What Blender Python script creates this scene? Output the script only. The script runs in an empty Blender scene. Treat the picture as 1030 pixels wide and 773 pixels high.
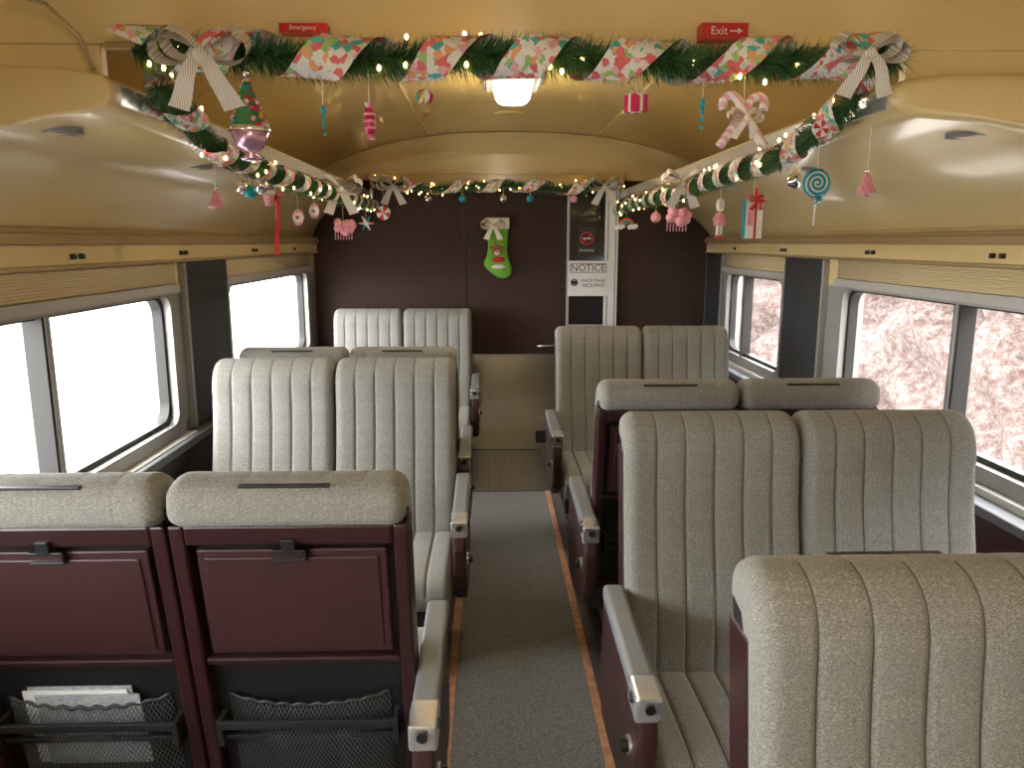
import bpy, math, random, bmesh
from mathutils import Vector, Matrix
random.seed(4)
sc = bpy.context.scene
try:
    sc.view_settings.view_transform = 'Standard'
    sc.view_settings.look = 'None'
    sc.view_settings.exposure = 0.0
except Exception: pass
COL = sc.collection

# ------------------------------------------------------------ materials
def newmat(name):
    m = bpy.data.materials.new(name); m.use_nodes = True
    nt = m.node_tree; b = nt.nodes['Principled BSDF']
    return m, nt, b
def mat(name, col, rough=0.5, metal=0.0, noise=0.0, nscale=8.0, bump=0.0, bscale=200.0, emit=None, estr=0.0, coat=0.0, stretch=(1,1,1)):
    m, nt, b = newmat(name)
    b.inputs['Base Color'].default_value = (*col, 1)
    b.inputs['Roughness'].default_value = rough
    b.inputs['Metallic'].default_value = metal
    if coat: b.inputs['Coat Weight'].default_value = coat; b.inputs['Coat Roughness'].default_value = 0.08
    tc = nt.nodes.new('ShaderNodeTexCoord'); mp = nt.nodes.new('ShaderNodeMapping')
    mp.inputs['Scale'].default_value = stretch
    nt.links.new(tc.outputs['Object'], mp.inputs['Vector'])
    if noise:
        n = nt.nodes.new('ShaderNodeTexNoise'); n.inputs['Scale'].default_value = nscale; n.inputs['Detail'].default_value = 4
        nt.links.new(mp.outputs['Vector'], n.inputs['Vector'])
        r = nt.nodes.new('ShaderNodeValToRGB')
        r.color_ramp.elements[0].position = 0.3; r.color_ramp.elements[1].position = 0.7
        r.color_ramp.elements[0].color = (*[max(0, c*(1-noise)) for c in col], 1)
        r.color_ramp.elements[1].color = (*[min(1, c*(1+noise)) for c in col], 1)
        nt.links.new(n.outputs['Fac'], r.inputs['Fac']); nt.links.new(r.outputs['Color'], b.inputs['Base Color'])
    if bump:
        n2 = nt.nodes.new('ShaderNodeTexNoise'); n2.inputs['Scale'].default_value = bscale; n2.inputs['Detail'].default_value = 3
        nt.links.new(mp.outputs['Vector'], n2.inputs['Vector'])
        bp = nt.nodes.new('ShaderNodeBump'); bp.inputs['Strength'].default_value = bump; bp.inputs['Distance'].default_value = 0.002
        nt.links.new(n2.outputs['Fac'], bp.inputs['Height']); nt.links.new(bp.outputs['Normal'], b.inputs['Normal'])
    if emit:
        b.inputs['Emission Color'].default_value = (*emit, 1); b.inputs['Emission Strength'].default_value = estr
    return m

def fabric_mat():
    m, nt, b = newmat('seat_fabric')
    tc = nt.nodes.new('ShaderNodeTexCoord')
    mp = nt.nodes.new('ShaderNodeMapping'); mp.inputs['Scale'].default_value = (80, 80, 150)
    nt.links.new(tc.outputs['Object'], mp.inputs['Vector'])
    v = nt.nodes.new('ShaderNodeTexVoronoi'); v.inputs['Scale'].default_value = 1; v.inputs['Randomness'].default_value = .5
    nt.links.new(mp.outputs['Vector'], v.inputs['Vector'])
    r = nt.nodes.new('ShaderNodeValToRGB')
    r.color_ramp.elements[0].position = 0.20; r.color_ramp.elements[1].position = 0.32
    r.color_ramp.elements[0].color = (1, 1, 1, 1); r.color_ramp.elements[1].color = (0, 0, 0, 1)
    nt.links.new(v.outputs['Distance'], r.inputs['Fac'])
    n2 = nt.nodes.new('ShaderNodeTexNoise'); n2.inputs['Scale'].default_value = 1; n2.inputs['Detail'].default_value = 2
    mp2 = nt.nodes.new('ShaderNodeMapping'); mp2.inputs['Scale'].default_value = (340, 380, 520)
    nt.links.new(tc.outputs['Object'], mp2.inputs['Vector']); nt.links.new(mp2.outputs['Vector'], n2.inputs['Vector'])
    r2 = nt.nodes.new('ShaderNodeValToRGB')
    r2.color_ramp.elements[0].position = 0.35; r2.color_ramp.elements[1].position = 0.65
    r2.color_ramp.elements[0].color = (0.150, 0.142, 0.125, 1); r2.color_ramp.elements[1].color = (0.305, 0.293, 0.262, 1)
    nt.links.new(n2.outputs['Fac'], r2.inputs['Fac'])
    mx = nt.nodes.new('ShaderNodeMixRGB'); mx.inputs['Color2'].default_value = (0.50, 0.49, 0.45, 1)
    ml = nt.nodes.new('ShaderNodeMath'); ml.operation = 'MULTIPLY'; ml.inputs[1].default_value = 0.28
    nt.links.new(r.outputs['Color'], ml.inputs[0]); nt.links.new(ml.outputs[0], mx.inputs['Fac'])
    nt.links.new(r2.outputs['Color'], mx.inputs['Color1']); nt.links.new(mx.outputs['Color'], b.inputs['Base Color'])
    b.inputs['Roughness'].default_value = 0.95; b.inputs['Sheen Weight'].default_value = 0.15
    bp = nt.nodes.new('ShaderNodeBump'); bp.inputs['Strength'].default_value = 0.25; bp.inputs['Distance'].default_value = 0.001
    nt.links.new(n2.outputs['Fac'], bp.inputs['Height']); nt.links.new(bp.outputs['Normal'], b.inputs['Normal'])
    return m

def ribbon_mat():
    m, nt, b = newmat('ribbon_print')
    tc = nt.nodes.new('ShaderNodeTexCoord')
    v = nt.nodes.new('ShaderNodeTexVoronoi'); v.inputs['Scale'].default_value = 56; v.distance = 'CHEBYCHEV'; v.inputs['Randomness'].default_value = .85
    mp = nt.nodes.new('ShaderNodeMapping'); mp.inputs['Rotation'].default_value=(.5,.6,.7)
    nt.links.new(tc.outputs['Object'], mp.inputs['Vector']); nt.links.new(mp.outputs['Vector'], v.inputs['Vector'])
    sep = nt.nodes.new('ShaderNodeSeparateColor'); nt.links.new(v.outputs['Color'], sep.inputs['Color'])
    r = nt.nodes.new('ShaderNodeValToRGB'); cr = r.color_ramp; cr.interpolation = 'CONSTANT'
    W=(0.84,0.81,0.77)
    cols = [(0.78,0.16,0.18),W,(0.10,0.48,0.44),(0.38,0.58,0.20),W,(0.85,0.45,0.50),W,(0.85,0.40,0.18)]
    cr.elements[0].color = (*cols[0],1); cr.elements[0].position = 0
    cr.elements[1].position = .17; cr.elements[1].color = (*cols[1],1)
    for i,pp in zip(range(2,8),(.38,.47,.57,.67,.77,.90)):
        e = cr.elements.new(pp); e.color = (*cols[i],1)
    nt.links.new(sep.outputs[0], r.inputs['Fac']); nt.links.new(r.outputs['Color'], b.inputs['Base Color'])
    b.inputs['Roughness'].default_value = 0.6
    return m

def stripe_mat(name, c1, c2, scale, axis='x', rough=0.5, rot=(0,0,0)):
    m, nt, b = newmat(name)
    tc = nt.nodes.new('ShaderNodeTexCoord'); mp = nt.nodes.new('ShaderNodeMapping'); mp.inputs['Rotation'].default_value = rot
    w = nt.nodes.new('ShaderNodeTexWave'); w.inputs['Scale'].default_value = scale; w.bands_direction = axis.upper()
    nt.links.new(tc.outputs['Object'], mp.inputs['Vector']); nt.links.new(mp.outputs['Vector'], w.inputs['Vector'])
    r = nt.nodes.new('ShaderNodeValToRGB'); r.color_ramp.interpolation='CONSTANT'
    r.color_ramp.elements[0].color=(*c1,1); r.color_ramp.elements[1].color=(*c2,1); r.color_ramp.elements[1].position=0.5
    nt.links.new(w.outputs['Fac'], r.inputs['Fac']); nt.links.new(r.outputs['Color'], b.inputs['Base Color'])
    b.inputs['Roughness'].default_value = rough
    return m

FAB = fabric_mat()
SEAM = mat('seam_stitching', (0.10, 0.094, 0.082), 0.95)
MAROON = mat('maroon_plastic', (0.042, 0.0145, 0.0155), 0.42, bump=0.15, bscale=400, noise=0.1)
MAROON2 = mat('maroon_frame', (0.033, 0.011, 0.012), 0.34)
BLACK = mat('black_plastic', (0.012, 0.012, 0.013), 0.4)
DARKG = mat('dark_metal', (0.04, 0.04, 0.042), 0.45, 0.5)
VINYL = mat('arm_pad', (0.20, 0.205, 0.21), 0.4)
CHROME = mat('chrome', (0.76, 0.77, 0.79), 0.2, 0.75)
ALU = mat('aluminium', (0.33, 0.32, 0.30), 0.4, 0.4, bump=0.1, bscale=60, stretch=(1, 20, 1))
RAIL = mat('shade_rail', (0.42, 0.40, 0.37), 0.45)
CREAM = mat('cream_laminate', (0.76, 0.585, 0.29), 0.22, 0.0, coat=0.35, noise=0.04, nscale=2)
GOLDC = mat('gold_ceiling', (0.50, 0.345, 0.12), 0.28, 0.0, coat=0.3, noise=0.05, nscale=2)
GOLDT = mat('gold_trim', (0.44, 0.32, 0.15), 0.35, 0.3)
SHADE = mat('shade_cloth', (0.56, 0.45, 0.27), 0.8)
BROWN = mat('brown_carpet_panel', (0.042, 0.0205, 0.0130), 0.85, noise=0.3, nscale=60, bump=0.5, bscale=300)
NAVY = mat('pillar_panel', (0.024, 0.024, 0.026), 0.55, noise=0.15, nscale=30)
WALLG = mat('lower_wall_grey', (0.10, 0.105, 0.11), 0.5)
RUBBER = mat('window_gasket', (0.015, 0.013, 0.011), 0.5)
STEEL = mat('brushed_steel', (0.95, 0.87, 0.66), 0.22, 0.95, bump=0.03, bscale=60, stretch=(10, 1, 0.4))
CARPET = mat('aisle_carpet', (0.135, 0.128, 0.113), 0.95, noise=0.5, nscale=160, bump=0.9, bscale=260)
FLOORM = mat('floor_vinyl', (0.075, 0.065, 0.066), 0.55, noise=0.3, nscale=120)
COPPER = mat('copper_edging', (0.42, 0.21, 0.11), 0.5, 0.1, noise=0.3, nscale=30)
PLATE = mat('threshold_plate', (0.045, 0.035, 0.028), 0.5, 0.2)
STUD = mat('threshold_stud', (0.14, 0.105, 0.075), 0.4, 0.3)
WHITE = mat('white_paint', (0.8, 0.8, 0.78), 0.5)
CREAMC = mat('cream_satin', (0.82, 0.76, 0.66), 0.5)
PINK = mat('pink_glitter', (0.75, 0.32, 0.38), 0.45, noise=0.25, nscale=120)
HOTP = mat('hot_pink', (0.6, 0.02, 0.12), 0.25)
RED = mat('red_gloss', (0.6, 0.02, 0.02), 0.3)
TEAL = mat('teal_gloss', (0.02, 0.33, 0.42), 0.25)
SILVER = mat('silver_ball', (0.85, 0.83, 0.85), 0.12, 1.0)
PURPLE = mat('purple_metal', (0.62, 0.38, 0.55), 0.25, 0.7)
GREEN = mat('felt_green', (0.16, 0.42, 0.04), 0.85, noise=0.15, nscale=80)
TREEG = mat('tree_green', (0.05, 0.2, 0.05), 0.6)
BRN = mat('reindeer_brown', (0.3, 0.13, 0.05), 0.8)
ND1 = mat('pine_dark', (0.03, 0.10, 0.03), 0.6)
ND2 = mat('pine_light', (0.10, 0.24, 0.08), 0.55)
RIB = ribbon_mat()
BOWS = stripe_mat('bow_stripe', (0.82, 0.78, 0.72), (0.50, 0.46, 0.43), 60, 'x')
CANE = stripe_mat('candy_stripe', (0.85, 0.8, 0.78), (0.82, 0.42, 0.48), 26, 'diagonal', 0.25)
BULB = mat('warm_bulb', (1, 0.8, 0.4), 0.4, emit=(1.0, 0.62, 0.2), estr=16)
LENS = mat('lamp_lens', (0.9, 0.88, 0.8), 0.4, emit=(1.0, 0.9, 0.68), estr=1.6)
YEL = mat('yellow_gold', (0.7, 0.4, 0.05), 0.3, 0.5)
PAPER = mat('newsprint', (0.34, 0.36, 0.38), 0.7, noise=0.4, nscale=90, stretch=(1,1,4))

def glass_mat():
    m, nt, b = newmat('window_glass')
    out = nt.nodes['Material Output']; nt.nodes.remove(b)
    t = nt.nodes.new('ShaderNodeBsdfTransparent'); t.inputs['Color'].default_value = (0.96, 0.97, 0.96, 1)
    g = nt.nodes.new('ShaderNodeBsdfGlossy'); g.inputs['Roughness'].default_value = 0.02
    mx = nt.nodes.new('ShaderNodeMixShader'); mx.inputs[0].default_value = 0.04
    nt.links.new(t.outputs[0], mx.inputs[1]); nt.links.new(g.outputs[0], mx.inputs[2])
    nt.links.new(mx.outputs[0], out.inputs['Surface'])
    return m
GLASS = glass_mat()
DGLASS = mat('dark_door_glass', (0.03, 0.025, 0.025), 0.08)

# ------------------------------------------------------------ mesh builder
class B:
    def __init__(s): s.v=[]; s.f=[]; s.mi=[]; s.sm=[]; s.m=[]
    def add(s, vs, fs, m, smooth=False):
        o=len(s.v); s.v += [tuple(p) for p in vs]
        if m not in s.m: s.m.append(m)
        k=s.m.index(m)
        for f in fs: s.f.append([i+o for i in f]); s.mi.append(k); s.sm.append(smooth)
        return s
    def box(s,x0,x1,y0,y1,z0,z1,m,fn=None):
        vs=[(x,y,z) for x in (x0,x1) for y in (y0,y1) for z in (z0,z1)]
        if fn: vs=[fn(p) for p in vs]
        return s.add(vs,[(0,1,3,2),(4,6,7,5),(0,4,5,1),(2,3,7,6),(0,2,6,4),(1,5,7,3)],m)
    def cyl(s,p0,p1,r,m,r2=None,n=12,smooth=True):
        p0=Vector(p0);p1=Vector(p1);d=(p1-p0).normalized()
        a=d.orthogonal().normalized();b=d.cross(a); r2=r if r2 is None else r2
        vs=[];fs=[]
        for i in range(n):
            t=2*math.pi*i/n; o=a*math.cos(t)+b*math.sin(t)
            vs.append(p0+o*r); vs.append(p1+o*r2)
        for i in range(n):
            j=(i+1)%n; fs.append((2*i,2*j,2*j+1,2*i+1))
        s.add(vs,fs,m,smooth)
        s.add([vs[2*i] for i in range(n)],[tuple(range(n-1,-1,-1))],m)
        s.add([vs[2*i+1] for i in range(n)],[tuple(range(n))],m)
        return s
    def lathe(s,c,prof,m,n=20,axis='z'):
        vs=[];fs=[]
        for (r,h) in prof:
            for i in range(n):
                t=2*math.pi*i/n
                if axis=='z': vs.append((c[0]+r*math.cos(t),c[1]+r*math.sin(t),c[2]+h))
                elif axis=='y': vs.append((c[0]+r*math.cos(t),c[1]+h,c[2]+r*math.sin(t)))
                else: vs.append((c[0]+h,c[1]+r*math.cos(t),c[2]+r*math.sin(t)))
        k=len(prof)
        for a in range(k-1):
            for i in range(n):
                j=(i+1)%n; fs.append((a*n+i,a*n+j,(a+1)*n+j,(a+1)*n+i))
        return s.add(vs,fs,m,True)
    def ball(s,c,r,m,sc3=(1,1,1),n=14,k=9):
        vs=[];fs=[]
        for a in range(k+1):
            ph=math.pi*a/k
            for i in range(n):
                t=2*math.pi*i/n
                vs.append((c[0]+sc3[0]*r*math.sin(ph)*math.cos(t),c[1]+sc3[1]*r*math.sin(ph)*math.sin(t),c[2]+sc3[2]*r*math.cos(ph)))
        for a in range(k):
            for i in range(n):
                j=(i+1)%n; fs.append((a*n+i,(a+1)*n+i,(a+1)*n+j,a*n+j))
        return s.add(vs,fs,m,True)
    def tube(s,pts,r,m,n=8):
        pts=[Vector(p) for p in pts]; vs=[];fs=[]
        ref=Vector((0.13,0.31,1)).normalized()
        for i,p in enumerate(pts):
            d=(pts[min(i+1,len(pts)-1)]-pts[max(i-1,0)]).normalized()
            a=d.cross(ref)
            if a.length<1e-3: a=d.orthogonal()
            a.normalize(); b=d.cross(a)
            for k in range(n):
                t=2*math.pi*k/n; vs.append(p+a*r*math.cos(t)+b*r*math.sin(t))
        for i in range(len(pts)-1):
            for k in range(n):
                j=(k+1)%n; fs.append((i*n+k,i*n+j,(i+1)*n+j,(i+1)*n+k))
        fs.append(tuple(range(n-1,-1,-1))); q=(len(pts)-1)*n; fs.append(tuple(range(q,q+n)))
        return s.add(vs,fs,m,True)
    def strip(s,pa,pb,m):
        n=len(pa); return s.add(list(pa)+list(pb),[(i,i+1,n+i+1,n+i) for i in range(n-1)],m,True)
    def extr_x(s,prof,x0,x1,m,fn=None):
        n=len(prof); vs=[(x0,y,z) for y,z in prof]+[(x1,y,z) for y,z in prof]
        if fn: vs=[fn(p) for p in vs]
        fs=[(i,(i+1)%n,n+(i+1)%n,n+i) for i in range(n)]
        fs.append(tuple(range(n-1,-1,-1))); fs.append(tuple(range(n,2*n)))
        return s.add(vs,fs,m)
    def extr_y(s,prof,y0,y1,m,closed=True,smooth=False):
        n=len(prof); vs=[(x,y0,z) for x,z in prof]+[(x,y1,z) for x,z in prof]
        fs=[(i,(i+1)%n,n+(i+1)%n,n+i) for i in range(n if closed else n-1)]
        s.add(vs,fs,m,smooth)
        if closed: s.add(vs,[tuple(range(n-1,-1,-1)),tuple(range(n,2*n))],m)
        return s
    def mesh(s,name):
        me=bpy.data.meshes.new(name); me.from_pydata(s.v,[],s.f)
        for m in s.m: me.materials.append(m)
        me.polygons.foreach_set('material_index',s.mi); me.polygons.foreach_set('use_smooth',s.sm); me.update()
        return me
    def obj(s,name,parent=None,bevel=0,loc=None,fixn=True,seg=2):
        me=s.mesh(name)
        if fixn:
            bm=bmesh.new(); bm.from_mesh(me); bmesh.ops.remove_doubles(bm,verts=bm.verts,dist=1e-6)
            bmesh.ops.recalc_face_normals(bm,faces=bm.faces); bm.to_mesh(me); bm.free()
        return inst(name,me,parent,bevel,loc,seg)
def inst(name,me,parent=None,bevel=0,loc=None,seg=2):
    o=bpy.data.objects.new(name,me); COL.objects.link(o)
    if parent: o.parent=parent
    if loc: o.location=loc
    if bevel:
        md=o.modifiers.new('bevel','BEVEL'); md.width=bevel; md.segments=seg; md.limit_method='ANGLE'; md.angle_limit=math.radians(50)
    return o
def empty(name,loc=(0,0,0),rz=0):
    e=bpy.data.objects.new(name,None); COL.objects.link(e); e.location=loc; e.rotation_euler=(0,0,rz); e.empty_display_size=0.1
    return e
def text(name,body,size,loc,m,parent,rot=(math.pi/2,0,0),align='CENTER'):
    c=bpy.data.curves.new(name,'FONT'); c.body=body; c.size=size; c.align_x=align; c.align_y='CENTER'; c.extrude=0.0004
    c.materials.append(m); o=bpy.data.objects.new(name,c); COL.objects.link(o); o.location=loc; o.rotation_euler=rot; o.parent=parent
    return o

# ------------------------------------------------------------ room dims
LW,RW=-1.35,1.71
YB=5.92; YF=-2.6
SILL=0.885; HEAD=1.45
LIPL,LIPR=-0.91,1.01

f=B(); f.box(LW-.1,RW+.1,YF,YB,-0.06,0,FLOORM); f.obj('floor')
c=B(); c.box(-0.140,0.365,YF+.05,4.88,0,0.008,CARPET); c.obj('aisle_carpet_runner')
c=B(); c.box(-0.170,-0.138,YF+.05,4.88,0,0.011,COPPER); c.box(0.363,0.395,YF+.05,4.88,0,0.011,COPPER); c.obj('trim_1')
p=B(); p.box(-0.17,0.40,4.885,5.90,0,0.008,PLATE); p.box(-0.17,0.40,4.875,4.90,0,0.012,DARKG)
for i in range(13):
    for j in range(22):
        x=-0.14+i*0.043; y=4.93+j*0.043
        p.lathe((x,y,0.008),[(0.010,0),(0.007,0.003),(0,0.003)],STUD,6)
p.obj('floor_threshold_plate')

def side_wall(name,x,out,wins):
    b=B(); xa,xb=(x,x+out*0.10)
    if xa>xb: xa,xb=xb,xa
    b.box(xa,xb,YF,YB,0,SILL,WALLG); b.box(xa,xb,YF,YB,HEAD,2.15,CREAM)
    y=YF
    for (a,c_) in wins:
        b.box(xa,xb,y,a,SILL,HEAD,ALU); y=c_
    b.box(xa,xb,y,YB,SILL,HEAD,ALU)
    return b.obj(name)
winsL=[(-2.2,-0.62),(-0.35,1.33),(1.46,3.22),(3.93,5.62)]
winsR=[(-2.2,-0.8),(-0.3,1.45),(1.80,3.62),(4.37,5.42)]
mullL=[-1.4,0.5,2.33,None]; mullR=[-1.5,0.6,2.72,5.08]
side_wall('wall_left',LW,-1,winsL); side_wall('wall_right',RW,1,winsR)

def rrect(y0,y1,z0,z1,r,n=6):
    pts=[]
    for cy,cz,a0 in ((y1-r,z1-r,0),(y0+r,z1-r,90),(y0+r,z0+r,180),(y1-r,z0+r,270)):
        for i in range(n+1):
            t=math.radians(a0+90*i/n); pts.append((cy+r*math.cos(t),cz+r*math.sin(t)))
    return pts
def ring(b,x0,x1,o,i,m):
    n=len(o); vs=[(x0,*p) for p in o]+[(x0,*p) for p in i]+[(x1,*p) for p in i]+[(x1,*p) for p in o]; fs=[]
    for k in range(n):
        j=(k+1)%n
        for a in range(3): fs.append((a*n+k,a*n+j,(a+1)*n+j,(a+1)*n+k))
        fs.append((3*n+k,3*n+j,j,k))
    b.add(vs,fs,m,False)
wi=1
for side,x,s,wins,mu in (('l',LW,-1,winsL,mullL),('r',RW,1,winsR,mullR)):
    for (a,c_),m_ in zip(wins,mu):
        b=B()
        ring(b,x-s*0.012,x+s*0.02,rrect(a-.05,c_+.05,SILL-.05,HEAD+.02,.03),rrect(a+.01,c_-.01,SILL+.01,HEAD-.01,.06),ALU)
        ring(b,x+s*0.02,x+s*0.06,rrect(a-.001,c_+.001,SILL-.001,HEAD+.001,.01),rrect(a+.03,c_-.03,SILL+.03,HEAD-.02,.07),RUBBER)
        if m_: b.box(min(x,x+s*.06),max(x,x+s*.06),m_-.022,m_+.022,SILL,HEAD,RUBBER); b.box(min(x-s*.004,x),max(x-s*.004,x),m_-.01,m_+.01,SILL,HEAD,ALU)
        b.add([(x+s*.045,a,SILL),(x+s*.045,c_,SILL),(x+s*.045,c_,HEAD),(x+s*.045,a,HEAD)],[(0,1,2,3)],GLASS)
        n=9
        for k in range(n):
            z=1.495+k*0.0095
            b.cyl((x-s*.012,a-.05,z),(x-s*.012,c_+.05,z),0.0062,SHADE,n=8)
        xs=sorted((x-s*.030,x)); b.box(xs[0],xs[1],a-.06,c_+.06,1.452,1.488,RAIL)
        xs=sorted((x-s*.05,x)); b.box(xs[0],xs[1],a-.07,c_+.07,SILL-.075,SILL-.045,RAIL)
        b.obj('window_%d'%wi,fixn=True); wi+=1
for x,s,ys in ((LW,-1,((3.36,3.86),(1.345,1.44))),(RW,1,((3.82,4.30),(5.52,5.88),(1.52,1.74)))):
    for a,c_ in ys:
        xs=sorted((x,x-s*.03)); b=B(); b.box(xs[0],xs[1],a,c_,SILL-.04,1.575,NAVY)
        b.box(xs[0],xs[1],a-.02,a,SILL-.04,1.575,ALU); b.box(xs[0],xs[1],c_,c_+.02,SILL-.04,1.575,ALU); b.obj('wall_pillar_panel',bevel=.002)
tn=2
for x,s in ((LW,-1),(RW,1)):
    b=B(); xs=sorted((x,x-s*.028)); b.box(xs[0],xs[1],YF,YB,1.59,1.655,CREAM)
    xs=sorted((x,x-s*.045)); b.box(xs[0],xs[1],YF,YB,1.655,1.685,GOLDT)
    xs=sorted((x,x-s*.036)); b.box(xs[0],xs[1],YF,YB,1.578,1.59,GOLDT)
    xs=sorted((x,x-s*.033)); b.box(xs[0],xs[1],YF,YB,1.685,1.70,GOLDT)
    for y in (2.45,2.50,3.3,3.35,4.3,4.35,5.2):
        xs=sorted((x-s*.045,x-s*.026)); b.box(xs[0],xs[1],y,y+.016,1.608,1.626,BLACK)
    b.obj('trim_%d'%tn,bevel=.004); tn+=1
b=B(); b.box(LW,LW+.055,YF,YB,0.28,.80,NAVY); b.box(LW,LW+.075,YF,YB,.80,.835,WALLG); b.box(LW,LW+.07,YF,YB,0,.28,DARKG); b.obj('baseboard_left',bevel=.006)
b=B(); b.box(RW-.09,RW,YF,YB,0.28,.78,MAROON); b.box(RW-.12,RW,YF,YB,.78,.815,WALLG); b.box(RW-.13,RW,YF,YB,0,.28,DARKG); b.obj('baseboard_right',bevel=.006)

pl=[(LIPL+.0,2.05),(LIPL+.018,2.03),(LIPL+.02,2.0),(LIPL+.0,1.975),(LIPL-.04,1.962),(-1.05,1.952),(-1.15,1.93),(-1.23,1.885),(-1.29,1.82),(-1.325,1.755),(LW+.005,1.70),(LW+.005,2.07),(LIPL-.1,2.065)]
pr=[(LIPR-.0,2.05),(LIPR-.018,2.03),(LIPR-.02,2.0),(LIPR+.0,1.975),(LIPR+.05,1.962),(1.22,1.948),(1.38,1.92),(1.50,1.875),(1.60,1.815),(1.665,1.75),(RW-.005,1.70),(RW-.005,2.07),(LIPR+.1,2.065)]
for nm,pf,lx,s,dx in (('luggage_rack',pl,LIPL,-1,-1.10),('luggage_rack',pr,LIPR,1,1.27)):
    b=B(); b.extr_y(pf,1.90,YB-.02,CREAM)
    o=b.obj(nm,bevel=.035,seg=4)
    for pgn in o.data.polygons: pgn.use_smooth = True
    t=B(); xs=sorted((lx-s*.03,lx-s*.018)); t.box(xs[0],xs[1],1.93,YB-.1,1.985,2.03,CHROME)
    for k in range(5):
        y=2.06+k*.95; zz=1.942
        t.lathe((dx,y,zz),[(0.052,0.02),(.052,-.006),(.044,-.008),(.038,-.002),(.036,.004)],ALU,24)
        t.lathe((dx,y,zz),[(0.037,0.0),(.02,-.004),(0,-.004)],STUD,24)
    tt=t.obj('rail_and_reading_lights',parent=o,bevel=0)

def vz(x):
    cx=(LW+RW)/2; u=(x-cx)/((RW-LW)/2); return 2.08+0.34*max(0,1-abs(u)**2.6)
xsn=[LW-.02+(RW-LW+.04)*i/40 for i in range(41)]
b=B(); b.extr_y([(x,vz(x)) for x in xsn]+[(RW+.02,2.6),(LW-.02,2.6)],1.97,YB+.05,GOLDC,True)
for xx in (-0.42,0.76):
    b.extr_y([(xx-.006,vz(xx-.006)-.0035),(xx+.006,vz(xx+.006)-.0035),(xx+.006,vz(xx+.006)+.01),(xx-.006,vz(xx-.006)+.01)],1.99,YB-.01,CREAM)
for yy in (3.05,4.35):
    b.add([(x,yy-.007,vz(x)-.003) for x in xsn]+[(x,yy+.007,vz(x)-.003) for x in xsn],[(i,i+1,42+i,41+i) for i in range(40)],CREAM)
b.obj('ceiling')
b=B(); vs=[];fs=[]
for k in range(9):
    t=math.pi/2*k/8
    for x in xsn: vs.append((x,5.50+.40*math.sin(t),vz(x)-.004-.10*(1-math.cos(t))))
for k in range(8):
    for i in range(40): fs.append((k*41+i,k*41+i+1,(k+1)*41+i+1,(k+1)*41+i))
b.add(vs,fs,CREAM,True); b.obj('ceiling_end_cove')
b=B(); b.box(LW-.1,RW+.1,YF,1.97,2.27,2.35,CREAM); b.obj('ceiling_entry')
b=B(); b.box(LW-.02,RW+.02,1.935,1.985,2.125,2.42,CREAM); b.box(LIPL,LIPR,1.925,1.995,2.108,2.128,GOLDT)
b.box(LW,LIPL-.02,1.95,1.985,2.03,2.13,CREAM); b.box(LIPR+.02,RW,1.95,1.985,2.03,2.13,CREAM)
b.obj('ceiling_header_beam',bevel=.004)
b=B(); b.box(LW,LW+.2,YF,1.9,2.12,2.27,CREAM); b.box(RW-.2,RW,YF,1.9,2.12,2.27,CREAM); b.obj('ceiling_side_cove',bevel=.04,seg=4)
b=B(); b.tube([(-1.14,1.2,2.10),(-1.13,1.5,2.15),(-1.08,1.75,2.20),(-1.0,1.86,2.19),(-.95,1.90,2.13),(-.93,1.915,2.06)],.006,GOLDT,8); b.obj('conduit_pipe')

b=B()
b.box(LW-.1,-0.20,YB,YB+.08,0,2.12,BROWN); b.box(0.58,RW+.1,YB,YB+.08,0,2.12,BROWN); b.box(-.2,.58,YB,YB+.08,2.02,2.12,BROWN)
b.box(-.2,.58,YB+.05,YB+.08,0,2.02,BROWN)
b.box(LW-.1,RW+.1,YB,YB+.08,2.12,2.5,CREAM)
b.obj('wall_back')
b=B(); b.box(LW-.1,RW+.1,YF-.08,YF,0,2.35,CREAM); b.obj('wall_front')
b=B(); b.box(-.88,1.0,YB-.10,YB-.001,2.085,2.16,GOLDC); b.box(-.89,1.01,YB-.105,YB,2.06,2.087,CHROME); b.box(-.89,-.87,YB-.105,YB,1.98,2.16,CHROME); b.box(.99,1.01,YB-.105,YB,1.98,2.16,CHROME)
b.obj('trim_4',bevel=.003)
d=empty('door_1',(0,0,0))
b=B(); b.box(-.195,.575,YB+.0,YB+.05,0.79,2.02,BROWN); b.box(-.195,.575,YB-.004,YB+.05,0.0,.775,STEEL)
b.box(-.195,.575,YB-.012,YB+.05,.772,.79,CHROME); b.obj('door_leaf',d)
b=B(); b.box(-.205,-.192,YB-.008,YB,0,2.03,RUBBER); b.box(.573,.585,YB-.008,YB,0,2.03,RUBBER); b.obj('door_jambs',d)
b=B(); b.cyl((.50,YB,.86),(.50,YB-.05,.86),.012,CHROME); b.cyl((.50,YB-.05,.86),(.36,YB-.05,.86),.009,CHROME); b.obj('door_handle',d)
b=B(); b.box(.36,.46,YB-.03,YB-.004,.07,.17,BLACK); b.box(.375,.445,YB-.034,YB-.03,.085,.155,DARKG); b.obj('power_outlet_box',bevel=.004)
b=B(); b.box(.60,.90,YB-.012,YB,1.02,2.03,DGLASS)
b.box(.592,.612,YB-.03,YB,1.0,2.05,RAIL); b.box(.60,.90,YB-.03,YB,1.0,1.025,RAIL)
b.box(.885,.985,YB-.045,YB,.98,2.05,WHITE); b.box(.90,.91,YB-.048,YB-.04,.98,2.05,ALU); b.box(.96,.97,YB-.048,YB-.04,.98,2.05,ALU)
b.obj('door_side_panel',bevel=.003)
s_=empty('notice_sign',(.755,YB-.055,1.385))
b=B(); b.box(-.155,.155,-.003,.003,-.135,.135,WHITE); b.box(-.14,.14,-.0052,-.003,.045,.115,BLACK); b.box(-.135,.135,-.006,-.0052,.050,.110,WHITE); b.obj('board',s_)
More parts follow.
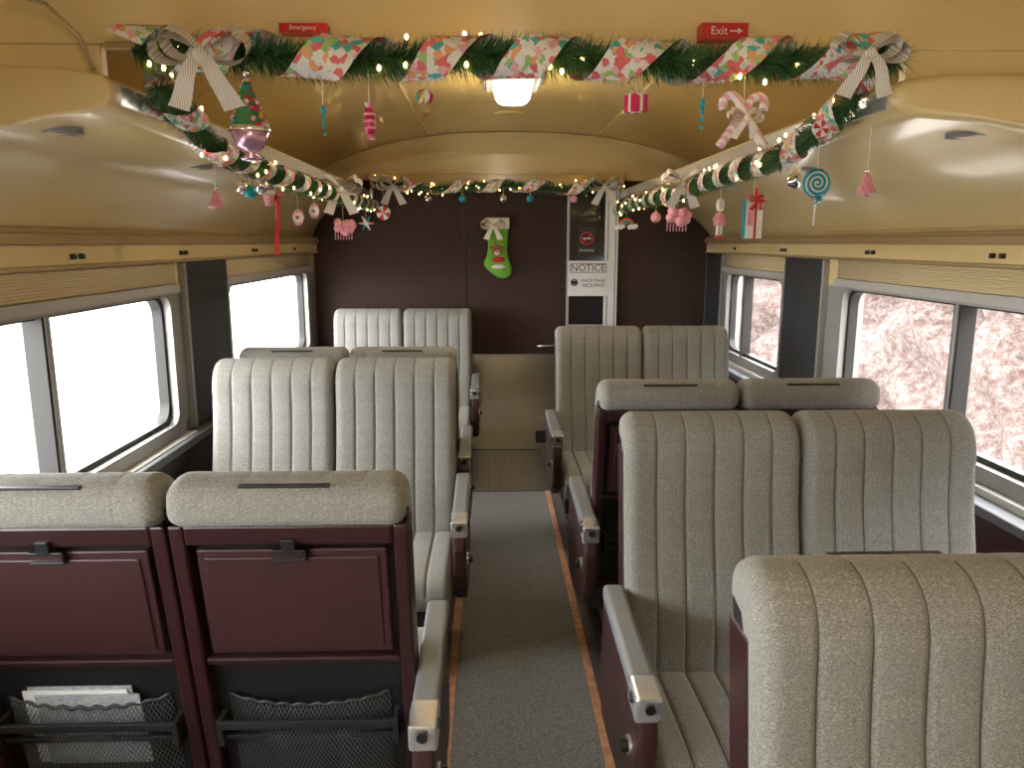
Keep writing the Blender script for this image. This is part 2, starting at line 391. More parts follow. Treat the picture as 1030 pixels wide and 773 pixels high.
text('lettering_notice','NOTICE',.072,(0,-.0065,.080),BLACK,s_)
text('lettering_body','FACE MASK\nREQUIRED',.036,(.045,-.0045,-.035),BLACK,s_)
b=B(); b.lathe((-.105,-.004,-.03),[(.028,.001),(.028,-.001),(.02,-.001),(.02,.001)],BLACK,20,'y'); b.box(-.125,-.085,-.0045,-.0035,-.046,-.016,BLACK); b.obj('mask_icon',s_)
s_=empty('no_smoking_sign',(.745,YB-.02,1.66))
b=B(); b.box(-.07,.07,-.002,.004,-.115,.115,BLACK); b.lathe((0,-.004,.03),[(.052,.002),(.052,-.001),(.040,-.001),(.040,.002)],RED,28,'y')
b.box(-.03,.03,-.0035,-.002,.024,.034,WHITE); b.add([(-.033,-.006,-.001),(-.027,-.006,-.009),(.034,-.006,.060),(.028,-.006,.066)],[(0,1,2,3)],RED); b.obj('board',s_)
text('lettering','No Smoking',.022,(0,-.003,-.06),WHITE,s_)
s_=empty('exit_sign',(.555,1.885,2.150)); b=B(); b.box(-.055,.055,-.002,.04,-.018,.018,RED); b.obj('board',s_)
text('lettering','Exit',.026,(-.014,-.003,0),WHITE,s_)
b=B(); b.box(.012,.034,-.003,-.001,-.0015,.0015,WHITE); b.add([(.030,-.003,-.007),(.042,-.003,0),(.030,-.003,.007)],[(0,1,2)],WHITE); b.obj('arrow',s_)
s_=empty('emergency_sign',(-.43,1.885,2.150)); b=B(); b.box(-.055,.055,-.002,.04,-.010,.010,RED); b.obj('board',s_)
text('lettering','Emergency',.014,(0,-.003,0),WHITE,s_)

def lamp(x,y,z,en):
    e=empty('ceiling_lamp',(x,y,z))
    b=B(); b.box(-.14,.14,-.22,.22,-.02,.02,CHROME); b.box(-.125,.125,-.205,.205,-.032,-.015,RAIL); b.obj('housing',e,bevel=.008)
    b=B(); nx=14; vs=[];fs=[]
    for i in range(nx+1):
        for k in range(nx+1):
            u=-1+2*i/nx; v=-1+2*k/nx
            h=((1-abs(u)**4)*(1-abs(v)**4))**.5
            vs.append((u*.095,v*.16,-.03-.09*h))
    for i in range(nx):
        for k in range(nx):
            a=i*(nx+1)+k; fs.append((a,a+1,a+nx+2,a+nx+1))
    b.add(vs,fs,LENS,True); b.obj('glass_lens',e)
    l=bpy.data.lights.new('ceiling_lamp_light','POINT'); l.energy=en; l.color=(1,.88,.68); l.shadow_soft_size=.08
    lo=bpy.data.objects.new('lamp_light',l); COL.objects.link(lo); lo.parent=e; lo.location=(0,0,-.20)
lamp(.11,3.66,vz(.1)-.01,19)
lamp(.10,.3,2.26,9); lamp(.10,-1.3,2.26,12)  # unseen fixtures over and behind the camera, added to light the seat fronts
b=B(); b.lathe((.12,4.75,vz(.12)-.004),[(.10,.01),(.10,-.006),(.08,-.01),(.05,-.006),(.03,-.012),(0,-.012)],GOLDC,28); b.obj('ceiling_vent')

# ------------------------------------------------------------ seats
def lean(z): return -.13+.175*(z-.45)
def tot(pts): return sum((Vector(pts[i])-Vector(pts[(i+1)%len(pts)])).length for i in range(len(pts)))
def smooth_prof(pts,n):
    k=len(pts); out=[]; T=tot(pts)
    for i in range(k):
        p0,p1,p2,p3=[Vector(pts[(i+j-1)%k]) for j in range(4)]
        m=max(2,round(n*(p2-p1).length/T))
        for a in range(m):
            t=a/m; out.append(.5*((2*p1)+(p2-p0)*t+(2*p0-5*p1+4*p2-p3)*t*t+(3*p1-p0-3*p2+p3)*t**3))
    return out
def pad(b,prof,hw,seams,groove,active,r,m,xoff,hseam=None):
    P=smooth_prof(prof,110); n=len(P)
    area=sum(P[i].x*P[(i+1)%n].y-P[(i+1)%n].x*P[i].y for i in range(n))
    N=[]
    for i in range(n):
        d=(P[(i+1)%n]-P[i-1]).normalized(); nn=Vector((d.y,-d.x)) if area>0 else Vector((-d.y,d.x)); N.append(nn)
    X=set()
    for i in range(13): X.add(round(-hw+r*(1-math.cos(math.pi/2*i/12)),5)); X.add(round(hw-r*(1-math.cos(math.pi/2*i/12)),5))
    for sx in seams:
        for dd in (-.016,-.011,-.007,-.0040,-.0016,0,.0016,.0040,.007,.011,.016): X.add(round(sx+dd,5))
    i=-hw+r
    while i<hw-r:
        if all(abs(i-q)>.006 for q in X): X.add(round(i,5))
        i+=.012
    X=sorted(X); nx=len(X)-1
    vs=[];fs=[];fd=[]
    for x in X:
        e=max(0,(abs(x)-(hw-r))/r); off0=r*(1-math.sqrt(max(0,1-e*e)))
        for i in range(n):
            off=off0; act=active(P[i])
            if act>0:
                dmin=min(abs(x-sx) for sx in seams)
                g=math.exp(-(dmin/.0055)**2)
                if hseam:
                    for hz in hseam: g=max(g,.45*math.exp(-((P[i].y-hz)/.007)**2))
                off+=g*groove*act-.003*act*min(1,dmin/.04)
            q=P[i]-N[i]*off
            vs.append((x+xoff,q.x,q.y))
    for a in range(nx):
        xm=(X[a]+X[a+1])/2; isseam=min(abs(xm-sx) for sx in seams)<.0016
        for i in range(n):
            j=(i+1)%n; q=(a*n+i,a*n+j,(a+1)*n+j,(a+1)*n+i)
            if isseam and active(P[i])>.15: fd.append(q)
            else: fs.append(q)
    fs.append(tuple(range(n))); fs.append(tuple(range(nx*n,nx*n+n)))
    o=len(b.v); b.add(vs,fs,m,True)
    if SEAM not in b.m: b.m.append(SEAM)
    k=b.m.index(SEAM)
    for f_ in fd: b.f.append([i+o for i in f_]); b.mi.append(k); b.sm.append(True)
def L(y,z): return (y+lean(z),z)
back_prof=[L(.00,.44),L(-.015,.55),L(-.022,.66),L(-.012,.80),L(-.006,.92),L(-.012,1.02),L(-.016,1.085),L(-.004,1.135),L(.03,1.166),L(.08,1.172),L(.125,1.155),L(.145,1.115),L(.143,1.08),L(.11,1.062),L(.085,1.04),L(.08,.8),L(.08,.6),L(.08,.45),L(.04,.42)]
cush_prof=[(-.10,.455),(-.2,.462),(-.35,.468),(-.5,.47),(-.585,.455),(-.618,.41),(-.61,.36),(-.57,.325),(-.4,.31),(-.2,.31),(-.08,.32),(-.06,.38),(-.07,.44)]
seams=[-.165,-.083,0,.083,.165]
bb=B(); cc=B()
def act_b(p):
    if p.x>=lean(p.y)+.06 or p.y<.46: return 0.1
    return max(.2,min(1,(1.15-p.y)/.09))
for xo in (-.257,.257):
    pad(bb,back_prof,.252,seams,.0065,act_b,.036,FAB,xo,hseam=[1.02])
    pad(cc,cush_prof,.250,seams,.007,lambda p:1.0 if p.y>.40 else 0.0,.028,FAB,xo)
BACKS=bb.mesh('backrests'); CUSH=cc.mesh('cushions')
def sh(p): return (p[0],p[1]+lean(p[2]),p[2])
s1=B(); s2=B(); s3=B()
for xo in (-.257,.257):
    for sx in (-1,1):
        xs=sorted((xo+sx*.222,xo+sx*.254)); s1.box(xs[0],xs[1],.035,.128,.30,1.070,MAROON2,sh)
    s1.box(xo-.222,xo+.222,.08,.128,1.022,1.070,MAROON2,sh)
    s1.box(xo-.222,xo+.222,.078,.094,.35,1.05,BLACK,sh)
    s1.box(xo-.222,xo+.222,.08,.122,.705,.725,MAROON2,sh)
    s1.box(xo-.222,xo+.222,.08,.125,.30,.36,MAROON2,sh)
    s2.box(xo-.205,xo+.205,.092,.118,.738,1.008,MAROON,sh)
    s2.box(xo-.188,xo+.188,.116,.123,.753,.990,MAROON,sh)
    s3.box(xo-.035,xo+.04,.118,.134,1.004,1.012,BLACK,sh); s3.box(xo-.035,xo-.028,.118,.134,.984,1.012,BLACK,sh)
    s3.box(xo-.012,xo+.016,.118,.140,1.012,1.040,BLACK,sh); s3.box(xo-.035,xo+.04,.118,.132,.982,.988,BLACK,sh)
    for z,y,t in ((.550,.150,.011),(.505,.135,.007)):
        s3.box(xo-.205,xo+.205,y-.012,y,z-t,z+t,DARKG,sh)
    s3.box(xo-.212,xo-.198,.09,.15,.49,.562,DARKG,sh); s3.box(xo+.198,xo+.212,.09,.15,.49,.562,DARKG,sh)
    s3.box(xo-.095,xo+.095,.108,.126,1.157,1.1635,BLACK,sh)
net=B()
for xo in (-.257,.257):
    nx,nz=40,12; vs=[]
    for i in range(nx+1):
        for k in range(nz+1):
            u=-1+2*i/nx; z=.36+.250*k/nz - .022*(1-u*u)*(k/nz) + .004*math.sin(i*1.5)*(k/nz)
            y=.098+.045*(1-abs(u)**3)*math.sin(math.pi*min(1,.25+.6*k/nz))
            vs.append(sh((xo+u*.19,y,z)))
    def V(i,k): return vs[max(0,min(nx,i))*(nz+1)+k]
    net.tube([V(i,nz) for i in range(nx+1)],.005,DARKG,6)
    for i in range(-nz,nx+nz,1):
        a=[V(i+k,k) for k in range(nz+1) if 0<=i+k<=nx]; c_=[V(i-k,k) for k in range(nz+1) if 0<=i-k<=nx]
        if len(a)>1: net.tube(a,.0012,WALLG,3)
        if len(c_)>1: net.tube(c_,.0012,WALLG,3)
SH1=s1.mesh('shell'); TR=s2.mesh('tray_tables'); HW=s3.mesh('latches_and_rods'); NET=net.mesh('net_pockets')
ar=B(); ac=B(); am=B()
for sx in (-1,1):
    xs=sorted((sx*.514,sx*.574))
    ar.box(xs[0],xs[1],-.50,-.07,.642,.69,VINYL,lambda p:(p[0],p[1],p[2]+ (-.012 if p[1]<-.3 else .012)))
    ac.box(xs[0]-.001,xs[1]+.001,-.59,-.495,.618,.686,CHROME,lambda p:(p[0],p[1]+(0.012 if p[2]<.65 else 0),p[2]-(.012 if p[1]<-.55 else .006)))
    ac.cyl((sx*.544,-.586,.652),(sx*.544,-.596,.652),.012,BLACK)
    ac.cyl((sx*.570,-.54,.65),(sx*.580,-.54,.65),.013,DARKG)
    xs=sorted((sx*.520,sx*.568))
    am.extr_x([(-.05,.65),(-.50,.632),(-.575,.622),(-.585,.56),(-.57,.46),(-.51,.36),(-.44,.31),(-.2,.28),(-.05,.28),(-.02,.45)],xs[0],xs[1],MAROON)
    am.cyl((sx*.566,-.50,.50),(sx*.590,-.50,.50),.016,BLACK); am.cyl((sx*.566,-.50,.50),(sx*.574,-.50,.50),.024,CHROME)
AR=ar.mesh('arm_pads'); AC=ac.mesh('arm_metal_ends'); AM=am.mesh('arm_side_panels')
ba=B(); ba.box(-.50,.50,-.56,-.02,.235,.315,DARKG); ba.box(-.42,-.34,-.5,-.08,.0,.235,DARKG); ba.box(.34,.42,-.5,-.08,0,.235,DARKG)
ba.box(-.44,-.32,-.56,-.02,0,.03,DARKG); ba.box(.32,.44,-.56,-.02,0,.03,DARKG); ba.cyl((-.4,-.5,.12),(.4,-.5,.12),.015,DARKG)
BA=ba.mesh('base_frame')
for me in (BACKS,CUSH,SH1,TR,HW,NET,AR,AC,AM,BA):
    bm=bmesh.new(); bm.from_mesh(me); bmesh.ops.recalc_face_normals(bm,faces=bm.faces); bm.to_mesh(me); bm.free()
def seat(x,y,away):
    e=empty('coach_seat_pair',(x,y,0),math.pi if away else 0)
    inst('backrests',BACKS,e); inst('cushions',CUSH,e); inst('shell',SH1,e,.006); inst('tray_tables',TR,e,.005)
    inst('latches_and_rods',HW,e,.002); inst('net_pockets',NET,e); inst('base_frame',BA,e,.004)
    for nm,me,bv in (('arm_pads',AR,.012),('arm_metal_ends',AC,.008),('arm_side_panels',AM,.012)):
        o=inst(nm,me,e,bv,seg=3)
        if away: o.rotation_euler=(0,0,math.pi); o.location=(0,-.36,0)
    return e
CL,CR=-.680,.893
l1=seat(CL-.010,1.64,True); seat(CL+.02,3.16,False); seat(CL+.01,3.64,True); seat(CL+.03,5.62,False)
seat(CR+.005,1.03,False); seat(CR-.002,2.08,False); seat(CR+.005,2.74,True); seat(CR,4.38,False)
m_=B()
for k,(c_,dx) in enumerate(((PAPER,.0),(WHITE,.01),(PAPER,-.02))):
    m_.box(.275-.12+dx,.275+.12+dx,.100+.006*k,.104+.006*k,.42,.640-.008*k,c_,sh)
m_.obj('magazines',l1)

# ------------------------------------------------------------ garlands
def path_sample(pts,step):
    pts=[Vector(p) for p in pts]; out=[pts[0]]
    for a,b_ in zip(pts,pts[1:]):
        n=max(1,int((b_-a).length/step))
        for i in range(1,n+1): out.append(a.lerp(b_,i/n))
    return out
def bow(b,c,s,m,m2=None):
    cx,cy,cz=c; m2=m2 or m
    for sg in (-1,1):
        for up in (0,1):
            pa=[];pb=[]
            for i in range(17):
                t=2*math.pi*i/16; r=s*(.5-.12*up)*(1-math.cos(t))/2*1.1
                x=sg*r; z=s*.20*math.sin(t)*(.4+.6*(1-math.cos(t))/2)+s*(.08+.30*up)*r/s
                w=s*(.09+.12*(1-math.cos(t))/2)
                pa.append((cx+x,cy-w*.9,cz+z-w*.15)); pb.append((cx+x*.98,cy+w*.4,cz+z+w*.5))
            b.strip(pa,pb,m)
        pa=[];pb=[]
        for i in range(9):
            t=i/8; x=sg*(s*.04+s*.28*t); z=-s*.58*t; y=cy-.012-.012*math.sin(t*5)
            w=s*(.07+.05*t); pa.append((cx+x-w,y,cz+z-(w*.3*sg))); pb.append((cx+x+w,y,cz+z+(w*.3*sg)))
        b.strip(pa,pb,m2)
    b.ball((cx,cy-.015,cz),s*.09,m,(1,.8,1),10,6)
def garland(pts,R,dens,pitch,rw,lights,bows=(),seed=1):
    rnd=random.Random(seed)
    g=empty('christmas_garland',pts[0]); o0=Vector(pts[0])
    S=[p-o0 for p in path_sample(pts,.012)]; n=len(S)
    b=B(); b.tube(S[::4],.006,ND1,5)
    cnt=int(n*.012*dens)
    for _ in range(cnt):
        i=rnd.randrange(n-1); T=(S[i+1]-S[i]).normalized(); a=T.orthogonal().normalized(); a=Matrix.Rotation(rnd.random()*6.283,3,T)@a
        d=(a+T*rnd.uniform(.1,.9)).normalized(); ln=R*rnd.uniform(.7,1.25)
        p=S[i]+T*rnd.random()*.012; q=p+d*ln+Vector((0,0,-.006)); w=T.cross(d)
        if w.length<.01: continue
        w=w.normalized()*.0018
        w2=Matrix.Rotation(1.5708,3,d)@w
        mm=ND1 if rnd.random()<.55 else ND2
        b.add([p-w,p+w,q],[(0,1,2)],mm); b.add([p-w2,p+w2,q],[(0,1,2)],mm)
    b.obj('pine_needles',g,fixn=False)
    b=B(); pa=[];pb=[]; L_=0
    for i in range(n-1):
        L_+=(S[i+1]-S[i]).length
        T=(S[i+1]-S[i]).normalized(); N1=T.cross(Vector((0,0,1))).normalized(); N2=N1.cross(T)
        th=2*math.pi*L_/pitch+.5*math.sin(L_*7); rr=R*(.80+.12*math.sin(L_*31))
        c_=S[i]+(N1*math.cos(th)+N2*math.sin(th))*rr
        wv=(T*.92+(N1*-math.sin(th)+N2*math.cos(th))*(-.4)).normalized()*rw/2*(1+.15*math.sin(L_*17))
        pa.append(c_-wv); pb.append(c_+wv)
    b.strip(pa,pb,RIB); b.obj('ribbon',g,fixn=False)
    b=B()
    for _ in range(lights):
        i=rnd.randrange(n-1); th=rnd.random()*6.283
        p=S[i]+Vector((math.cos(th),math.sin(th)*.6,math.sin(th)))*R*.95
        b.ball(p,.0048,BULB,(1,1,1.5),6,5)
    b.obj('fairy_lights',g,fixn=False)
    for (c_,s_) in bows:
        b=B(); bow(b,Vector(c_)-o0,s_,BOWS); b.obj('bow',g,fixn=False)
    return g
garland([(-.80,1.83,2.085),(-.6,1.83,2.08),(-.3,1.83,2.07),(.07,1.83,2.085),(.45,1.83,2.07),(.8,1.83,2.075),(.94,1.83,2.085)],.056,4600,.23,.092,26,
    bows=[((-.62,1.76,2.06),.19),((.84,1.76,2.07),.15)],seed=2)
garland([(-.83,2.02,2.04),(-.84,2.15,2.02),(-.845,2.45,1.945),(-.845,2.8,1.935),(-.845,3.3,1.915),(-.84,3.9,1.92),(-.84,4.6,1.91),(-.84,5.3,1.92),(-.84,5.66,1.92)],.050,3200,.24,.080,46,
    bows=[((-.80,4.2,1.94),.22)],seed=3)
garland([(.945,2.02,2.03),(.940,2.15,1.99),(.94,2.5,1.935),(.94,3.1,1.925),(.945,3.7,1.91),(.94,4.4,1.905),(.94,5.1,1.91),(.94,5.66,1.90)],.050,3200,.24,.080,46,
    bows=[((.90,3.6,1.93),.19)],seed=5)
garland([(-.85,5.75,2.09),(-.4,5.75,2.05),(.1,5.75,2.08),(.55,5.75,2.05),(.97,5.75,2.09)],.055,2400,.30,.08,34,
    bows=[((-.70,5.68,2.06),.22),((.84,5.68,2.06),.22)],seed=7)

# ------------------------------------------------------------ ornaments
def hang(b,x,y,z0,z1): b.cyl((x,y,z0),(x,y,z1),.0012,CREAMC,n=5)
def orn(name,x,y,z,top,fn):
    b=B(); hang(b,0,0,.0,top-z); fn(b); return b.obj(name,loc=(x,y,z),fixn=False)
def o_tree(b):
    b.lathe((0,0,-.085),[(0,0),(.018,0),(.024,.005),(.012,.014),(.03,.03),(.044,.062),(.040,.066),(0,.066)],PURPLE,20)
    b.lathe((0,0,-.02),[(.046,-.002),(.048,.006),(.040,.01)],SILVER,20)
    b.lathe((0,0,-.012),[(.036,0),(.036,.006),(.026,.035),(.029,.037),(.018,.065),(.021,.067),(.002,.108)],TREEG,16)
    r=random.Random(1)
    for k in range(60):
        t=r.random(); a=r.random()*6.28; rad=.037*(1-t)+.003
        b.ball((rad*math.cos(a),rad*math.sin(a),-.01+t*.10),.006,r.choice([PINK,RED,TEAL,YEL,WHITE,HOTP]),n=7,k=5)
    b.ball((0,0,.105),.008,SILVER)
def o_icicle(b):
    for k in range(4): b.ball((0,0,.03-k*.018),.007-.001*k,TEAL,(1,1,1.5),8,6)
def o_candy(m1,m2):
    def f(b):
        b.lathe((0,0,0),[(0,-.03),(.010,-.027),(.013,0),(.010,.027),(0,.03)],m1,12)
        b.lathe((0,0,.028),[(.003,0),(.012,.012)],m2,10); b.lathe((0,0,-.028),[(.003,0),(.012,-.012)],m2,10)
        for k in range(3): b.lathe((0,0,-.015+.015*k),[(.0135,-.003),(.0145,0),(.0135,.003)],m2,12)
    return f
def o_balloon(b):
    for k in range(10):
        a=2*math.pi*k/10
        b.ball((.006*math.cos(a),.006*math.sin(a),.012),.014,(RED,TEAL,YEL,WHITE,HOTP)[k%5],(1,1,1.15),8,6)
    b.cyl((.008,0,-.004),(.004,0,-.024),.0008,YEL,n=4); b.cyl((-.008,0,-.004),(-.004,0,-.024),.0008,YEL,n=4)
    b.box(-.006,.006,-.006,.006,-.034,-.024,BRN)
def o_gift(b):
    R_=Matrix.Rotation(.5,3,'Z')
    fn=lambda p: tuple(R_@Vector(p))
    b.box(-.019,.019,-.019,.019,-.02,.018,HOTP,fn); b.box(-.004,.004,-.0198,.0198,-.0205,.0188,CREAMC,fn); b.box(-.0198,.0198,-.004,.004,-.0205,.0188,CREAMC,fn)
    bow(b,(0,0,.022),.03,CREAMC)
def o_canes(b):
    for sg in (-1,1):
        pts=[(sg*(-.05+.0075*i),sg*.006,-.06+.011*i) for i in range(9)]
        x,y,z=pts[-1]
        pts+=[(x+sg*(.02-.02*math.cos(t))+sg*.004*math.sin(t),y,z+.024*math.sin(t)) for t in [math.pi*(k+1)/8*1.1 for k in range(8)]]
        b.tube(pts,.0105,CANE,10)
    bow(b,(0,-.012,.0),.075,CREAMC)
def o_bell(b):
    b.lathe((0,0,0),[(0,.03),(.008,.028),(.013,.01),(.022,-.012),(.026,-.02),(.022,-.022),(0,-.018)],PINK,16)
    b.ball((0,0,.036),.007,SILVER); b.ball((0,0,-.026),.006,PINK)
def o_ball(m,r=.026):
    def f(b): b.ball((0,0,0),r,m,n=20,k=12); b.cyl((0,0,r*.95),(0,0,r*1.25),r*.25,YEL)
    return f
def o_cup(b):
    b.lathe((0,0,0),[(0,-.03),(.014,-.03),(.022,.01),(.024,.012),(.02,.014),(0,.014)],PINK,16)
    for k in range(5): b.ball((.012*math.cos(k*1.26),.012*math.sin(k*1.26),.02),.011,WHITE,n=8,k=6)
    b.ball((0,0,.033),.009,RED,n=8,k=6)
def o_ribbon(b):
    b.strip([(-.008+.006*math.sin(i*.6),0,.1-.03*i) for i in range(9)],[(.008+.006*math.sin(i*.6),.002,.1-.03*i) for i in range(9)],RED)
    bow(b,(0,-.005,.09),.06,RED)
def o_disc(b):
    b.ball((0,0,0),.034,PINK,(.75,.3,1.1),16,10); b.lathe((0,-.009,0),[(.024,.002),(.019,-.002),(.0,-.003)],WHITE,18,'y'); b.ball((0,-.013,0),.008,RED,n=8,k=6)
def o_fluff(m):
    def f(b):
        r=random.Random(3)
        for k in range(16): b.ball((r.uniform(-.06,.06),r.uniform(-.02,.02),r.uniform(-.025,.025)),r.uniform(.018,.03),m,n=10,k=7)
        for k in range(7): b.strip([(-.05+.016*k,0,-.02),(-.052+.016*k,0,-.075)],[(-.044+.016*k,0,-.02),(-.046+.016*k,0,-.075)],PINK)
    return f
def o_star(b):
    for k in range(6):
        a=k*math.pi/3
        b.cyl((0,0,0),(.055*math.cos(a),0,.055*math.sin(a)),.012,(PINK,TEAL,WHITE)[k%3],.003,n=8)
    b.ball((0,0,0),.02,WHITE,(1,.6,1))
def o_mint(rr=.05):
    def f(b):
        q=rr/.05
        for k in range(8):
            a0=k*math.pi/4; vs=[(0,-.012*q,0)]+[(rr*math.cos(a0+j*math.pi/16),-.006*q,rr*math.sin(a0+j*math.pi/16)) for j in range(5)]
            b.add(vs,[(0,j,j+1) for j in range(1,5)],RED if k%2 else WHITE)
        b.lathe((0,0,0),[(rr,-.006*q),(rr,.01*q),(0,.012*q)],WHITE,32,'y')
    return f
def o_lolly(b):
    b.lathe((0,0,0),[(0,-.007),(.036,-.007),(.042,0),(.036,.007),(0,.007)],TEAL,28,'y')
    sp=[(.003*t*math.cos(t)*.72,-.009,.003*t*math.sin(t)*.72) for t in [i*.3 for i in range(58)]]
    b.tube(sp,.0022,CREAMC,6); b.cyl((0,0,-.04),(0,0,-.12),.003,WHITE); bow(b,(0,-.006,-.045),.03,TEAL)
def o_card(b):
    b.box(-.034,.034,-.006,.006,-.075,.06,WHITE); b.box(-.036,-.028,-.0075,.0075,-.077,.062,TEAL)
    b.box(.004,.012,-.0082,.0082,-.076,.1,RED); bow(b,(.008,-.01,.06),.06,RED); b.box(-.02,.0,-.0072,-.006,-.03,.03,PINK)
def o_doll(b):
    b.lathe((0,0,0),[(0,-.03),(.026,-.03),(.012,.02),(0,.025)],PINK,14); b.ball((0,0,.04),.016,CREAMC); b.lathe((0,0,.05),[(.018,-.002),(.014,.022),(0,.028)],WHITE,12)
    for sg in (-1,1): b.cyl((sg*.008,0,-.03),(sg*.008,0,-.075),.006,WHITE); b.ball((sg*.008,-.005,-.078),.008,RED,n=8,k=5); b.cyl((sg*.012,0,.015),(sg*.028,0,-.012),.005,PINK)
def o_rainbow(b):
    for k,m in enumerate((RED,YEL,TEAL,PURPLE)):
        r=.055-.010*k; b.tube([(r*math.cos(t),0,r*math.sin(t)) for t in [math.pi*i/10 for i in range(11)]],.006,m,6)
    for sg in (-1,1):
        for k in range(4): b.ball((sg*.045+.014*(k-1.5),-.004,-.006+.006*(k%2)),.017,WHITE,n=8,k=6)
YN=1.83
orn('tree_ornament',-.545,1.81,1.93,2.05,o_tree)
orn('icicle_ornament',-.380,YN,1.93,2.05,o_icicle)
orn('candy_ornament',-.275,YN,1.935,2.05,o_candy(HOTP,PINK))
orn('hot_air_balloon_ornament',-.147,YN,1.978,2.05,o_balloon)
orn('gift_box_ornament',.340,YN,1.978,2.05,o_gift)
orn('icicle_ornament',.495,YN,1.95,2.05,o_icicle)
orn('candy_cane_ornament',.585,1.81,1.94,2.05,o_canes)
LXo=-.86
for name,y,z,fn in (('bell_ornament',2.47,1.79,o_bell),('glass_bauble',2.72,1.85,o_ball(SILVER,.022)),('glass_bauble',2.82,1.84,o_ball(TEAL,.025)),('cupcake_ornament',3.05,1.83,o_cup),
    ('red_ribbon_ornament',3.10,1.75,o_ribbon),('disc_ornament',3.50,1.77,o_disc),('disc_ornament',3.82,1.81,o_disc),('glass_bauble',2.95,1.87,o_ball(SILVER,.03)),
    ('cotton_candy_ornament',4.56,1.75,o_fluff(PINK)),('star_ornament',5.4,1.79,o_star)):
    orn(name,LXo+(.012 if y>3.06 and y<3.2 else 0),y,z,1.92,fn)
orn('peppermint_ornament',-.77,5.64,1.87,2.05,o_mint(.05))
RX=.95
for name,y,z,fn in (('bell_ornament',2.04,1.81,o_bell),('lollipop_ornament',2.24,1.83,o_lolly),('glass_bauble',2.40,1.85,o_ball(SILVER,.025)),('storybook_ornament',2.77,1.75,o_card),
    ('doll_ornament',3.17,1.76,o_doll),('cotton_candy_ornament',3.90,1.79,o_fluff(PINK)),('peppermint_ornament',2.12,1.965,o_mint(.022)),('glass_bauble',4.4,1.80,o_ball(PINK,.03)),('rainbow_ornament',5.35,1.77,o_rainbow)):
    orn(name,RX+(-.05 if name=='peppermint_ornament' else (.05 if y<2.1 else 0)),y,z,1.96 if name!='peppermint_ornament' else 2.0,fn)
for x,m in ((-.45,SILVER),(-.2,TEAL),(.1,SILVER),(.3,TEAL),(.62,PINK)):
    orn('glass_bauble',x,5.72,1.975,2.05,o_ball(m,.028))

# stocking
e=empty('christmas_stocking',(.055,YB-.03,1.61))
out=[(-.075,.22),(.085,.22),(.085,.10),(.080,-.02),(.095,-.09),(.115,-.15),(.105,-.20),(.06,-.225),(.0,-.215),(-.06,-.17),(-.095,-.13),(-.10,-.10),(-.08,-.05),(-.07,.02),(-.073,.1)]
sm=smooth_prof(out,60); n=len(sm)
cx=sum(p.x for p in sm)/n; cz=sum(p.y for p in sm)/n
vs=[];fs=[]
for k,(sc_,yy) in enumerate(((1,.02),(1,0),(.9,-.018),(.6,-.028),(.25,-.032))):
    vs+=[(cx+(p.x-cx)*sc_,yy,cz+(p.y-cz)*sc_) for p in sm]
for k in range(4):
    for i in range(n):
        j=(i+1)%n; fs.append((k*n+i,k*n+j,(k+1)*n+j,(k+1)*n+i))
fs.append(tuple(range(4*n,5*n)))
b=B(); b.add(vs,fs,GREEN,True); b.obj('sock',e)
b=B(); b.box(-.085,.095,-.032,.02,.15,.235,CREAMC); bow(b,(-.03,-.045,.17),.17,CREAMC); b.obj('cuff_and_bow',e,bevel=.012)
b=B(); b.ball((0,-.034,-.01),.042,BRN,(1,.3,.95)); b.ball((0,-.046,-.03),.022,CREAMC,(1,.4,.8)); b.ball((0,-.054,-.024),.007,RED)
for sg in (-1,1):
    b.ball((sg*.042,-.032,.01),.016,BRN,(1,.4,.6)); b.tube([(sg*.015,-.034,.02),(sg*.03,-.036,.055),(sg*.045,-.036,.07)],.005,YEL,6); b.ball((sg*.014,-.05,.002),.005,BLACK)
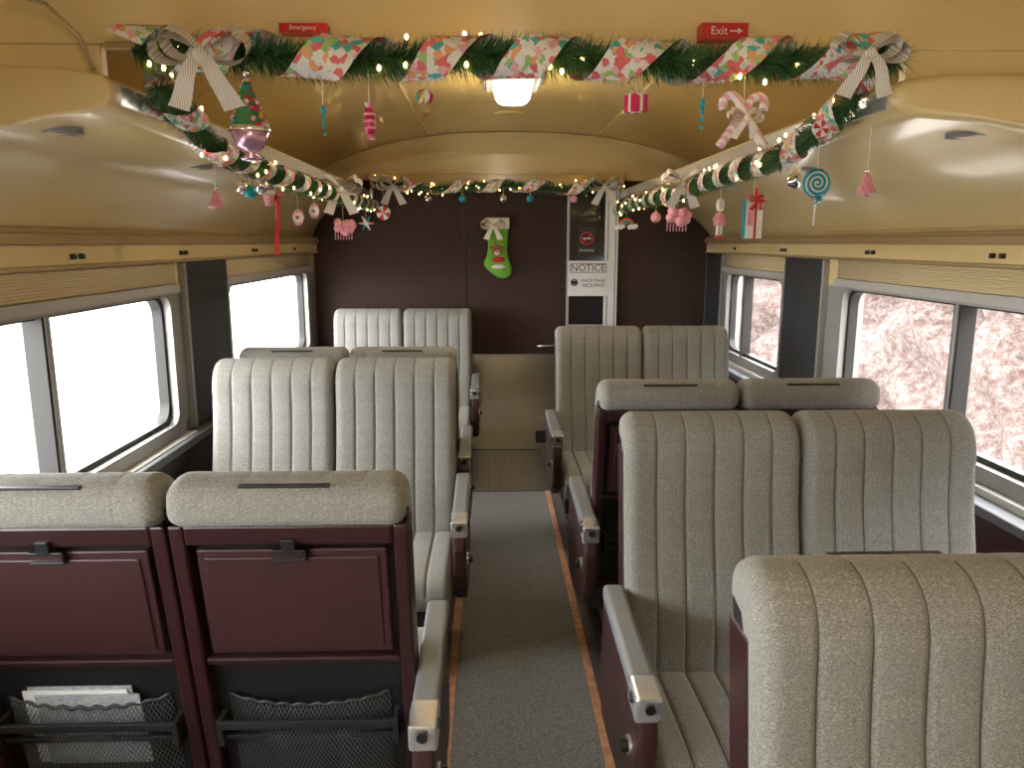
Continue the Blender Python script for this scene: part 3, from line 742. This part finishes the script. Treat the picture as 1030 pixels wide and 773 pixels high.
b.ball((.01,-.03,-.08),.05,RED,(1,.3,.45)); b.ball((.01,-.028,-.135),.045,WHITE,(1.2,.3,.4)); b.obj('reindeer_patch',e)

# ------------------------------------------------------------ exterior
b=B(); b.add([(-30,-30,-1.1),(30,-30,-1.1),(30,40,-1.1),(-30,40,-1.1)],[(0,1,2,3)],mat('gravel',(.28,.26,.24),.9,noise=.4,nscale=6)); b.obj('ground')
m,nt,bs=newmat('autumn_foliage')
tc=nt.nodes.new('ShaderNodeTexCoord'); n1=nt.nodes.new('ShaderNodeTexNoise'); n1.inputs['Scale'].default_value=9; n1.inputs['Detail'].default_value=10; n1.inputs['Roughness'].default_value=.85
nt.links.new(tc.outputs['Object'],n1.inputs['Vector']); r=nt.nodes.new('ShaderNodeValToRGB'); cr=r.color_ramp
cr.elements[0].position=.38; cr.elements[0].color=(.024,.008,.005,1); cr.elements[1].position=.60; cr.elements[1].color=(.125,.112,.108,1)
q=cr.elements.new(.49); q.color=(.075,.045,.037,1)
nt.links.new(n1.outputs['Fac'],r.inputs['Fac']); nt.links.new(r.outputs['Color'],bs.inputs['Base Color']); bs.inputs['Roughness'].default_value=.9
b=B(); vs=[];fs=[]; rnd=random.Random(9); NY,NZ=80,14
for i in range(NY+1):
    for k in range(NZ+1):
        vs.append((5.5+rnd.uniform(-.4,.4)+k*.08,-14+i*.5,-1.1+k*.38))
for i in range(NY):
    for k in range(NZ):
        a=i*(NZ+1)+k; fs.append((a,a+1,a+NZ+2,a+NZ+1))
b.add(vs,fs,m,True); b.obj('foliage_bank')

w=bpy.data.worlds.new('sky'); sc.world=w; w.use_nodes=True
bg=w.node_tree.nodes['Background']; bg.inputs['Color'].default_value=(.96,.98,1,1); bg.inputs['Strength'].default_value=19

cam=bpy.data.cameras.new('camera'); co=bpy.data.objects.new('camera',cam); COL.objects.link(co)
co.location=(0,0,1.662); co.rotation_euler=(math.radians(79.35),0,math.radians(-1.65))
cam.sensor_width=36; cam.lens=26.56; cam.clip_start=.02
sc.camera=co
